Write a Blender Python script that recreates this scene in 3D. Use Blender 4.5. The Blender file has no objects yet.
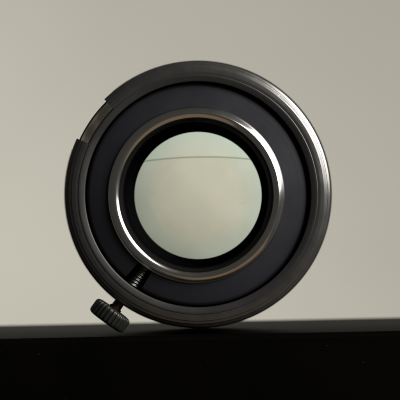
import bpy, bmesh, math, random
from mathutils import Matrix, Vector

random.seed(4)
R = math.radians
MM = 0.001                       # everything below is written in millimetres
PX = 24.0 / 134.0                # millimetres per photo pixel at the front of the collar
ROLL = R(1.15)                   # the camera was held a little off level
D0 = 600.0                       # camera to collar
sc = bpy.context.scene
col = sc.collection

# ------------------------------------------------------------------ camera
cam_d = bpy.data.cameras.new('camera')
cam = bpy.data.objects.new('camera', cam_d); col.objects.link(cam)
cam.location = (0, -D0 * MM, 0)
cam.rotation_euler = (Matrix.Rotation(R(90), 3, 'X') @ Matrix.Rotation(-ROLL, 3, 'Z')).to_euler()
cam_d.sensor_width = 36
cam_d.lens = 36 * D0 / (400 * PX)
cam_d.shift_x = 2.0 / 400
cam_d.shift_y = -5.6 / 400
cam_d.clip_start = 0.01
cam_d.clip_end = 50
cam_d.dof.use_dof = True
cam_d.dof.focus_distance = (D0 + 2) * MM
cam_d.dof.aperture_fstop = cam_d.lens / 8.0
cam_d.dof.aperture_blades = 0
sc.camera = cam

# ------------------------------------------------------------------ light
w = bpy.data.worlds.new('World'); sc.world = w; w.use_nodes = True
bg = w.node_tree.nodes['Background']
bg.inputs[0].default_value = (1.0, 0.97, 0.88, 1)
bg.inputs[1].default_value = 0.06

def area(name, loc, target, sx, sy, power, colour, spread=180):
    d = bpy.data.lights.new(name, 'AREA'); d.shape = 'RECTANGLE'
    d.size = sx; d.size_y = sy; d.energy = power; d.color = colour; d.spread = R(spread)
    o = bpy.data.objects.new(name, d); col.objects.link(o)
    o.location = loc
    o.rotation_euler = (Vector(target) - Vector(loc)).to_track_quat('-Z', 'Y').to_euler()
    return o
area('window_light', (1.02, -0.50, 0.55), (-0.24, 0.14, -0.26), 0.95, 1.0, 23.2, (1.0, 0.99, 0.97), 85)
area('warm_bounce', (0.25, -0.45, -0.72), (0, 0, 0), 1.5, 1.1, 0.8, (1.0, 0.62, 0.33))  # added area light standing in for bounce off a brown surface below

sc.view_settings.view_transform = 'Standard'
sc.view_settings.look = 'None'
sc.view_settings.exposure = 0
sc.view_settings.gamma = 1
sc.view_settings.use_curve_mapping = False
sc.render.engine = 'CYCLES'
sc.cycles.max_bounces = 12
sc.cycles.transmission_bounces = 8
sc.cycles.glossy_bounces = 6
sc.cycles.caustics_refractive = False
sc.cycles.sample_clamp_indirect = 4
sc.cycles.use_denoising = True
sc.cycles.pixel_filter_type = 'BLACKMAN_HARRIS'
sc.cycles.filter_width = 2.6

# ------------------------------------------------------------------ materials
def mat(name, base, rough=0.5, metal=0.0, spec=0.5, noise=0.0, nscale=200, bump=0.0, bscale=900,
        rvar=0.0, aniso=0.0, turned=0.0, dust=0.0):
    m = bpy.data.materials.new(name); m.use_nodes = True
    nt = m.node_tree; N = nt.nodes; L = nt.links
    p = N['Principled BSDF']
    p.inputs['Base Color'].default_value = (*base, 1)
    p.inputs['Roughness'].default_value = rough
    p.inputs['Metallic'].default_value = metal
    p.inputs['Specular IOR Level'].default_value = spec
    tc = N.new('ShaderNodeTexCoord')
    colour_out = None
    if noise:
        n = N.new('ShaderNodeTexNoise'); n.inputs['Scale'].default_value = nscale; n.inputs['Detail'].default_value = 6
        L.new(tc.outputs['Object'], n.inputs['Vector'])
        mr = N.new('ShaderNodeMapRange'); mr.inputs['To Min'].default_value = 1 - noise; mr.inputs['To Max'].default_value = 1 + noise
        mr.inputs['From Min'].default_value = 0.25; mr.inputs['From Max'].default_value = 0.75
        L.new(n.outputs['Fac'], mr.inputs['Value'])
        mx = N.new('ShaderNodeVectorMath'); mx.operation = 'SCALE'
        mx.inputs[0].default_value = base
        L.new(mr.outputs[0], mx.inputs['Scale'])
        colour_out = mx.outputs[0]
    if dust:
        v = N.new('ShaderNodeTexVoronoi'); v.inputs['Scale'].default_value = 620
        L.new(tc.outputs['Object'], v.inputs['Vector'])
        lt = N.new('ShaderNodeMath'); lt.operation = 'LESS_THAN'
        L.new(v.outputs['Distance'], lt.inputs[0])
        sx = N.new('ShaderNodeSeparateColor'); L.new(v.outputs['Color'], sx.inputs[0])
        ml = N.new('ShaderNodeMath'); ml.operation = 'MULTIPLY_ADD'; ml.inputs[1].default_value = 0.30; ml.inputs[2].default_value = -0.215
        L.new(sx.outputs[0], ml.inputs[0]); L.new(ml.outputs[0], lt.inputs[1])
        mixn = N.new('ShaderNodeMix'); mixn.data_type = 'RGBA'
        if colour_out: L.new(colour_out, mixn.inputs['A'])
        else: mixn.inputs['A'].default_value = (*base, 1)
        mixn.inputs['B'].default_value = (dust, dust * .95, dust * .85, 1)
        L.new(lt.outputs[0], mixn.inputs['Factor'])
        colour_out = mixn.outputs['Result']
    if colour_out: L.new(colour_out, p.inputs['Base Color'])
    if rvar:
        n2 = N.new('ShaderNodeTexNoise'); n2.inputs['Scale'].default_value = 140; n2.inputs['Detail'].default_value = 5
        L.new(tc.outputs['Object'], n2.inputs['Vector'])
        m2 = N.new('ShaderNodeMapRange'); m2.inputs['From Min'].default_value = .3; m2.inputs['From Max'].default_value = .7
        m2.inputs['To Min'].default_value = max(rough - rvar, .02); m2.inputs['To Max'].default_value = rough + rvar
        L.new(n2.outputs['Fac'], m2.inputs['Value']); L.new(m2.outputs[0], p.inputs['Roughness'])
    h = None
    if turned:                      # fine concentric tool marks about the Y axis
        sp = N.new('ShaderNodeSeparateXYZ'); L.new(tc.outputs['Object'], sp.inputs[0])
        cb = N.new('ShaderNodeCombineXYZ')
        L.new(sp.outputs['X'], cb.inputs['X']); L.new(sp.outputs['Z'], cb.inputs['Y'])
        ln = N.new('ShaderNodeVectorMath'); ln.operation = 'LENGTH'; L.new(cb.outputs[0], ln.inputs[0])
        c2 = N.new('ShaderNodeCombineXYZ'); L.new(ln.outputs['Value'], c2.inputs['X']); L.new(sp.outputs['Y'], c2.inputs['Y'])
        n3 = N.new('ShaderNodeTexNoise'); n3.inputs['Scale'].default_value = 7000; n3.inputs['Detail'].default_value = 3
        L.new(c2.outputs[0], n3.inputs['Vector']); h = n3.outputs['Fac']
        b = N.new('ShaderNodeBump'); b.inputs['Strength'].default_value = turned; b.inputs['Distance'].default_value = 0.00006
        L.new(h, b.inputs['Height']); L.new(b.outputs[0], p.inputs['Normal'])
    if bump:
        n4 = N.new('ShaderNodeTexNoise'); n4.inputs['Scale'].default_value = bscale; n4.inputs['Detail'].default_value = 5
        L.new(tc.outputs['Object'], n4.inputs['Vector'])
        b = N.new('ShaderNodeBump'); b.inputs['Strength'].default_value = bump; b.inputs['Distance'].default_value = 0.0002
        L.new(n4.outputs['Fac'], b.inputs['Height']); L.new(b.outputs[0], p.inputs['Normal'])
    return m

M = {}
M['wall'] = mat('wall_paint', (0.762, 0.741, 0.65), .9, spec=.2, noise=.06, nscale=6, bump=.12, bscale=160)
M['lower'] = mat('lower_panel_paint', (0.79, 0.79, 0.70), .9, spec=.2, noise=.03, nscale=9, bump=.12, bscale=160)
M['seam'] = mat('moulding_paint', (0.16, 0.14, 0.10), .8, noise=.1, nscale=30)
M['shelf'] = mat('black_shelf', (0.0005, 0.0004, 0.0003), .45, spec=.012, noise=.35, nscale=60, bump=.12, bscale=1500, dust=.006)
M['rim'] = mat('gunmetal_rim', (0.074, 0.071, 0.067), .26, metal=.85, rvar=.06, turned=.15, noise=.12, nscale=500, dust=.13)
M['barrel'] = mat('black_anodised', (0.034, 0.033, 0.031), .38, metal=.75, spec=.2, rvar=.06, turned=.12, dust=.10)
M['cone'] = mat('blue_black_anodised', (0.0060, 0.0061, 0.0078), .44, spec=.19, rvar=.05, turned=.05)
M['chrome'] = mat('polished_chrome', (0.60, 0.58, 0.55), .15, metal=1, rvar=.03, turned=.03)
M['tunnel'] = mat('matt_black_bore', (0.0025, 0.0025, 0.0025), .8, spec=.02)
M['knob'] = mat('dark_knurled_metal', (0.007, 0.0078, 0.0065), .34, metal=.2, spec=.16, rvar=.08, bump=.15, bscale=2500)
M['brass'] = mat('dull_brass', (0.035, 0.024, 0.016), .36, metal=1, rvar=.08)
M['steel'] = mat('thread_steel', (0.055, 0.055, 0.05), .30, metal=1, rvar=.05)
M['notch'] = mat('bare_steel', (0.52, 0.48, 0.435), .30, metal=1, rvar=.06, turned=.1)
M['dust'] = mat('dust', (.20, .18, .14), .9)

def glass():
    m = bpy.data.materials.new('coated_glass'); m.use_nodes = True
    nt = m.node_tree; N = nt.nodes; L = nt.links
    N.remove(N['Principled BSDF'])
    g = N.new('ShaderNodeBsdfRefraction'); g.inputs['IOR'].default_value = 1.5; g.inputs['Roughness'].default_value = 0
    gs = N.new('ShaderNodeBsdfGlossy'); gs.inputs['Roughness'].default_value = .02; gs.inputs['Color'].default_value = (.75, .9, .8, 1)
    mx = N.new('ShaderNodeMixShader'); mx.inputs[0].default_value = .003     # anti-reflection coating
    tc = N.new('ShaderNodeTexCoord'); sp = N.new('ShaderNodeSeparateXYZ'); cb = N.new('ShaderNodeCombineXYZ')
    ln = N.new('ShaderNodeVectorMath'); ln.operation = 'LENGTH'
    L.new(tc.outputs['Object'], sp.inputs[0]); L.new(sp.outputs['X'], cb.inputs['X']); L.new(sp.outputs['Z'], cb.inputs['Y'])
    L.new(cb.outputs[0], ln.inputs[0])
    r = N.new('ShaderNodeMapRange'); r.inputs['From Max'].default_value = 12 * MM
    L.new(ln.outputs['Value'], r.inputs['Value'])
    cr = N.new('ShaderNodeValToRGB')      # the coating shifts from straw to mint towards its edge
    e = cr.color_ramp.elements
    e[0].position = 0.58; e[0].color = (0.995, 1.0, 0.95, 1)
    e[1].position = 0.98; e[1].color = (0.925, 1.0, 0.97, 1)
    L.new(r.outputs[0], cr.inputs[0]); L.new(cr.outputs[0], g.inputs['Color'])
    L.new(g.outputs[0], mx.inputs[1]); L.new(gs.outputs[0], mx.inputs[2]); L.new(mx.outputs[0], N['Material Output'].inputs['Surface'])
    return m
M['glass'] = glass()

# ------------------------------------------------------------------ helpers
def link(name, verts, faces, m, parent=None, smooth=35):
    me = bpy.data.meshes.new(name)
    me.from_pydata([tuple(c * MM for c in v) for v in verts], [], faces)
    bm = bmesh.new(); bm.from_mesh(me)
    bmesh.ops.remove_doubles(bm, verts=bm.verts, dist=1e-7)
    bmesh.ops.recalc_face_normals(bm, faces=bm.faces)
    bm.to_mesh(me); bm.free()
    if smooth:
        for p in me.polygons: p.use_smooth = True
        me.set_sharp_from_angle(angle=R(smooth))
    me.materials.append(m)
    o = bpy.data.objects.new(name, me); col.objects.link(o)
    if parent: o.parent = parent
    return o

def tag(o, label=None, cat=None, kind=None):
    if label: o['label'] = label
    if cat: o['category'] = cat
    if kind: o['kind'] = kind
    return o

def empty(name, loc, label, cat):
    o = bpy.data.objects.new(name, None); col.objects.link(o)
    o.location = [c * MM for c in loc]; o.empty_display_size = .005
    return tag(o, label, cat)

def rounded(prof, f, n=4, closed=True):
    """round every corner of an (r, y) outline with fillets of at most f mm"""
    out = []
    k = len(prof)
    for i in range(k):
        P = Vector(prof[i])
        if not closed and i in (0, k - 1): out.append(tuple(P)); continue
        A = Vector(prof[i - 1]); B = Vector(prof[(i + 1) % k])
        a = A - P; b = B - P
        t = min(f, a.length * .45, b.length * .45)
        p0 = P + a.normalized() * t; p1 = P + b.normalized() * t
        for j in range(n + 1):
            u = j / n
            out.append(tuple(p0 * (1 - u) ** 2 + P * 2 * u * (1 - u) + p1 * u * u))
    return out

def lathe(name, prof, m, parent, closed=True, a0=0, a1=360, n=256, smooth=35, wobble=None, off=0.0):
    """turn an (r, y) outline about the Y axis; angles run counter-clockwise seen from the camera"""
    full = abs(a1 - a0) >= 360
    k = len(prof); cnt = n if full else n + 1
    V = []; F = []
    for i in range(cnt):
        a = R(a0 + (a1 - a0) * i / n)
        for (r, y) in prof:
            yy = y + (wobble(a, r) if wobble else 0)
            V.append((r * math.cos(a), yy, r * math.sin(a)))
    for i in range(n):
        j = (i + 1) % cnt
        for q in range(k if closed else k - 1):
            s = (q + 1) % k
            F.append((i * k + q, i * k + s, j * k + s, j * k + q))
    if not full and closed:
        F.append(tuple(range(k))); F.append(tuple((cnt - 1) * k + q for q in reversed(range(k))))
    return link(name, V, F, m, parent, smooth)

def box(name, x0, x1, y0, y1, z0, z1, m, parent=None, bevel=0, seg=4):
    V = [(x, y, z) for x in (x0, x1) for y in (y0, y1) for z in (z0, z1)]
    F = [(0, 1, 3, 2), (4, 6, 7, 5), (0, 4, 5, 1), (2, 3, 7, 6), (0, 2, 6, 4), (1, 5, 7, 3)]
    o = link(name, V, F, m, parent, 0)
    if bevel:
        bm = bmesh.new(); bm.from_mesh(o.data)
        bmesh.ops.bevel(bm, geom=bm.edges[:], offset=bevel * MM, segments=seg, profile=.5, affect='EDGES')
        bm.to_mesh(o.data); bm.free()
        for p in o.data.polygons: p.use_smooth = True
        o.data.set_sharp_from_angle(angle=R(40))
    return o

# ------------------------------------------------------------------ setting
WALL_Y = 1200; LINE = -181        # the wall's lower edge is seen upside down through the lens
wall = tag(box('wall', -2000, 2000, WALL_Y, WALL_Y + 60, LINE, 1600, M['wall']), kind='structure')
lower = box('lower_panel', -2000, 2000, WALL_Y + .5, WALL_Y + 61, -1200, LINE - 1.7, M['lower'], wall)
box('moulding', -2000, 2000, WALL_Y - 3, WALL_Y + 50, LINE - 2.7, LINE - .2, M['seam'], wall, bevel=.7, seg=2)

SHELF_Z = -25.1
shelf = tag(box('shelf', -400, 400, -1.6, 62, -150, SHELF_Z, M['shelf'], bevel=1.1, seg=5), kind='structure')

# ------------------------------------------------------------------ the mounting collar
collar = empty('mounting_collar', (0, 0, SHELF_Z),
               'black metal mounting collar with stepped rim, edge notch and thumbscrew, resting on the shelf', 'collar')
axis = Vector((0, 0, -SHELF_Z * MM))
ROT = Matrix.Translation(axis) @ Matrix.Rotation(ROLL, 4, 'Y')     # image angles -> level world

def seat(o): o.matrix_local = ROT; return o

barrel = [(23.58, 29.8), (23.58, 3.9), (23.48, 3.6), (23.30, 3.8),
          (21.60, 1.5), (21.56, .6), (21.53, .09), (21.2, .08), (20.8, .16), (20.34, .27), (20.28, .37), (20.26, .8),
          (20.22, 8.0), (18.85, 8.3), (18.85, 30)]
flange = [(25.05, 30), (25.05, 27), (24.5, 26.2), (22.8, 25.9), (22.8, 30)]
seat(lathe('rear_flange', rounded(flange, .2), M['barrel'], collar, a0=160 - 360, a1=130, n=240))
seat(lathe('barrel', rounded(barrel, .14), M['barrel'], collar))

rim = [(24.0, 7), (24.0, 1.62), (23.9, 1.26), (23.72, .99), (23.30, .71), (23.22, .58), (22.75, .42), (22.68, .32),
       (22.10, .21), (22.02, .19), (21.50, .17), (21.3, .7), (21.3, 7)]
NA0, NA1 = 134.6, 155.2
seat(lathe('rim', rounded(rim, .07, 3), M['rim'], collar, a0=NA1 - 360, a1=NA0, n=320))

# shiny sloping strip laid bare in the notch
strip = [(23.28, 3.25), (22.75, 2.38), (22.15, 1.5), (21.68, .75), (21.62, 2.0), (22.75, 4.4)]
seat(lathe('notch_strip', rounded(strip, .05), M['notch'], collar, a0=NA0 - .6, a1=NA1 + .6, n=60,
           wobble=lambda a, r: .22 * math.cos((math.degrees(a) - 134.6) / 20.6 * 4 * math.pi) * (r - 22.4)))

# thumb screw : local axis +X runs outwards along the radius
SA = R(360 - 126.0)
SY = 2.65
SCREW = ROT @ Matrix.Rotation(-SA, 4, 'Y') @ Matrix.Translation((0, SY * MM, 0))

def knob():
    n_rib = 26; per = 8; n = n_rib * per
    st = [(25.5, .52), (25.5, .78), (25.58, .88), (25.74, .95), (26.0, .99), (26.3, 1.0), (27.6, 1.0), (27.95, .99), (28.2, .95),
          (28.36, .88), (28.42, .78), (28.40, .66), (28.25, .56), (28.25, .2)]
    prof = [0, .0, .15, .85, 1.0, 1.0, .85, .15]
    V = []; F = []
    for x, k in st:
        for i in range(n):
            a = 2 * math.pi * i / n
            d = prof[i % per] * .26 if k > .8 else 0.0
            r = 3.68 * k - (.26 - d) * (1 if k > .8 else 0)
            V.append((x, r * math.cos(a), r * math.sin(a)))
    m = len(st)
    for s in range(m - 1):
        for i in range(n):
            j = (i + 1) % n
            F.append((s * n + i, s * n + j, (s + 1) * n + j, (s + 1) * n + i))
    F.append(tuple(range(n))); F.append(tuple((m - 1) * n + i for i in range(n)))
    return link('thumb_screw', V, F, M['knob'], collar, 30)
screw = knob(); screw.matrix_local = SCREW
screw['label'] = 'knurled dark knob of the thumbscrew'

def thread(name, x0, x1, r0, depth, pitch, m, parent):
    n = 32; per = 10; steps = int((x1 - x0) / pitch * per)
    V = []; F = []
    for s in range(steps + 1):
        x = x0 + (x1 - x0) * s / steps
        for i in range(n):
            a = 2 * math.pi * i / n
            ph = ((x - x0) / pitch - i / n) % 1.0
            r = r0 - depth * abs(2 * ph - 1) ** 1.0
            V.append((x, r * math.cos(a), r * math.sin(a)))
    for s in range(steps):
        for i in range(n):
            j = (i + 1) % n
            F.append((s * n + i, s * n + j, (s + 1) * n + j, (s + 1) * n + i))
    F.append(tuple(range(n))); F.append(tuple(steps * n + i for i in range(n)))
    return link(name, V, F, m, parent, 50)
thread('threaded_shank', 15.95, 21.0, 1.38, .24, .58, M['steel'], screw)
# plain brass neck between collar and knob
V = []; F = []; n = 32
for x, r in ((21.3, .6), (23.98, .6), (24.06, .95), (25.0, .95), (25.2, 1.2), (25.7, 1.2)):
    for i in range(n): V.append((x, r * math.cos(2 * math.pi * i / n), r * math.sin(2 * math.pi * i / n)))
for s in range(5):
    for i in range(n): F.append((s * n + i, s * n + (i + 1) % n, (s + 1) * n + (i + 1) % n, (s + 1) * n + i))
F.append(tuple(range(n))); F.append(tuple(5 * n + i for i in range(n)))
link('neck', V, F, M['brass'], screw)

# ------------------------------------------------------------------ the lens held inside
OX, OZ = -.34, -.10
lens = empty('lens', (OX, 0, SHELF_Z), 'round clear lens in a polished metal ring, held inside the black collar', 'lens')
LROT = Matrix.Translation((0, 0, (-SHELF_Z + OZ) * MM)) @ Matrix.Rotation(ROLL, 4, 'Y')

def lseat(o): o.matrix_local = LROT; return o
def cseat(o): o.matrix_local = Matrix.Translation((-OX * MM, 0, -SHELF_Z * MM)) @ Matrix.Rotation(ROLL, 4, 'Y'); return o

back = [(15.3, 4.2), (19.3, 4.4), (19.5, 4.8), (19.5, 7.4), (18.3, 7.7), (18.3, 19), (13.9, 19), (13.9, 4.2)]
cseat(lathe('housing', rounded(back, .2), M['cone'], lens))
face = [(15.2, .45), (16.0, .58), (17.2, .78), (18.4, 1.0), (19.5, 1.25), (19.95, 1.65), (19.95, 5.2), (15.2, 5.2)]
HALF = 5.2                                # the face is slotted where the screw comes through
cseat(lathe('face_ring', rounded(face, .22), M['cone'], lens, a0=math.degrees(SA) + HALF - 360, a1=math.degrees(SA) - HALF, n=300))

ring = [(15.9, 3.2), (15.9, .78), (15.885, .52), (15.77, .25)]
for i in range(12):                       # nearly conical outer chamfer
    u = i / 11; ring.append((15.72 - u * .85, .20 - .62 * u - .13 * math.sin(u * math.pi / 2)))
ring.append((14.78, -.555))
for i in range(1, 15):
    t = R(62 * i / 14); ring.append((14.72 - 1.15 * math.sin(t), -.55 + 1.15 * (1 - math.cos(t))))
ring += [(13.69, .3), (13.69, 3.2)]
lseat(lathe('front_ring', ring, M['chrome'], lens, smooth=40))

bore = [(13.95, .5), (13.78, -.04), (13.6, -.03), (13.3, 4), (13.2, 14.0), (14.0, 14.0)]
lseat(lathe('bore', rounded(bore, .08), M['tunnel'], lens))
keep = [(13.75, 14.2), (13.0, 14.25), (11.72, 14.9), (11.66, 15.2), (11.72, 15.7), (13.75, 15.7)]
k = lathe('retaining_ring', rounded(keep, .1), M['tunnel'], lens)
k.matrix_local = Matrix.Translation((.34 * MM, 0, (-SHELF_Z - .2) * MM))

def lens_glass():
    n = 128; rings = 40; R2 = 42.0; rad = 12.6; y0 = 14.3; tc = 5.0
    V = []; F = []
    def add_disc(fn, flip):
        c = len(V); V.append((0, fn(0), 0))
        for k in range(1, rings + 1):
            r = rad * k / rings
            for i in range(n):
                a = 2 * math.pi * i / n; V.append((r * math.cos(a), fn(r), r * math.sin(a)))
        for i in range(n): F.append((c, c + 1 + i, c + 1 + (i + 1) % n))
        for k in range(rings - 1):
            for i in range(n):
                p = c + 1 + k * n
                F.append((p + i, p + (i + 1) % n, p + n + (i + 1) % n, p + n + i))
        return c + 1 + (rings - 1) * n
    e1 = add_disc(lambda r: y0 + R2 - math.sqrt(R2 * R2 - r * r), 0)
    e2 = add_disc(lambda r: y0 + tc - R2 + math.sqrt(R2 * R2 - r * r), 1)
    for i in range(n): F.append((e1 + i, e1 + (i + 1) % n, e2 + (i + 1) % n, e2 + i))
    o = link('glass', V, F, M['glass'], lens, 40)
    o.matrix_local = Matrix.Translation((.34 * MM, 0, (-SHELF_Z - .2) * MM))
    return o
gl = lens_glass()

# a few specks of dust on the front of the glass, joined into one sub-part
V = []; F = []
specks = [(8.3, -1.6, .07), (7.7, -1.75, .04), (-1.1, .3, .03), (3.4, 5.2, .05), (-5.2, -3.1, .06), (1.8, -6.6, .05)]
specks += [(random.uniform(-8, 8), random.uniform(-8, 8), random.uniform(.02, .04)) for _ in range(14)]
for (x, z, s) in specks:
    c = len(V)
    pts = [(s * random.uniform(.7, 1.3) * math.cos(t), s * random.uniform(.7, 1.3) * math.sin(t)) for t in [i * math.pi / 3 for i in range(6)]]
    g0 = 14.29 + 42 - math.sqrt(42 ** 2 - x * x - z * z)
    V += [(x + p, g0, z + q) for p, q in pts] + [(x, g0 - s * .4, z)]
    F += [(c + i, c + (i + 1) % 6, c + 6) for i in range(6)] + [tuple(c + i for i in reversed(range(6)))]
d = link('dust', V, F, M['dust'], gl, 60); d['kind'] = 'stuff'
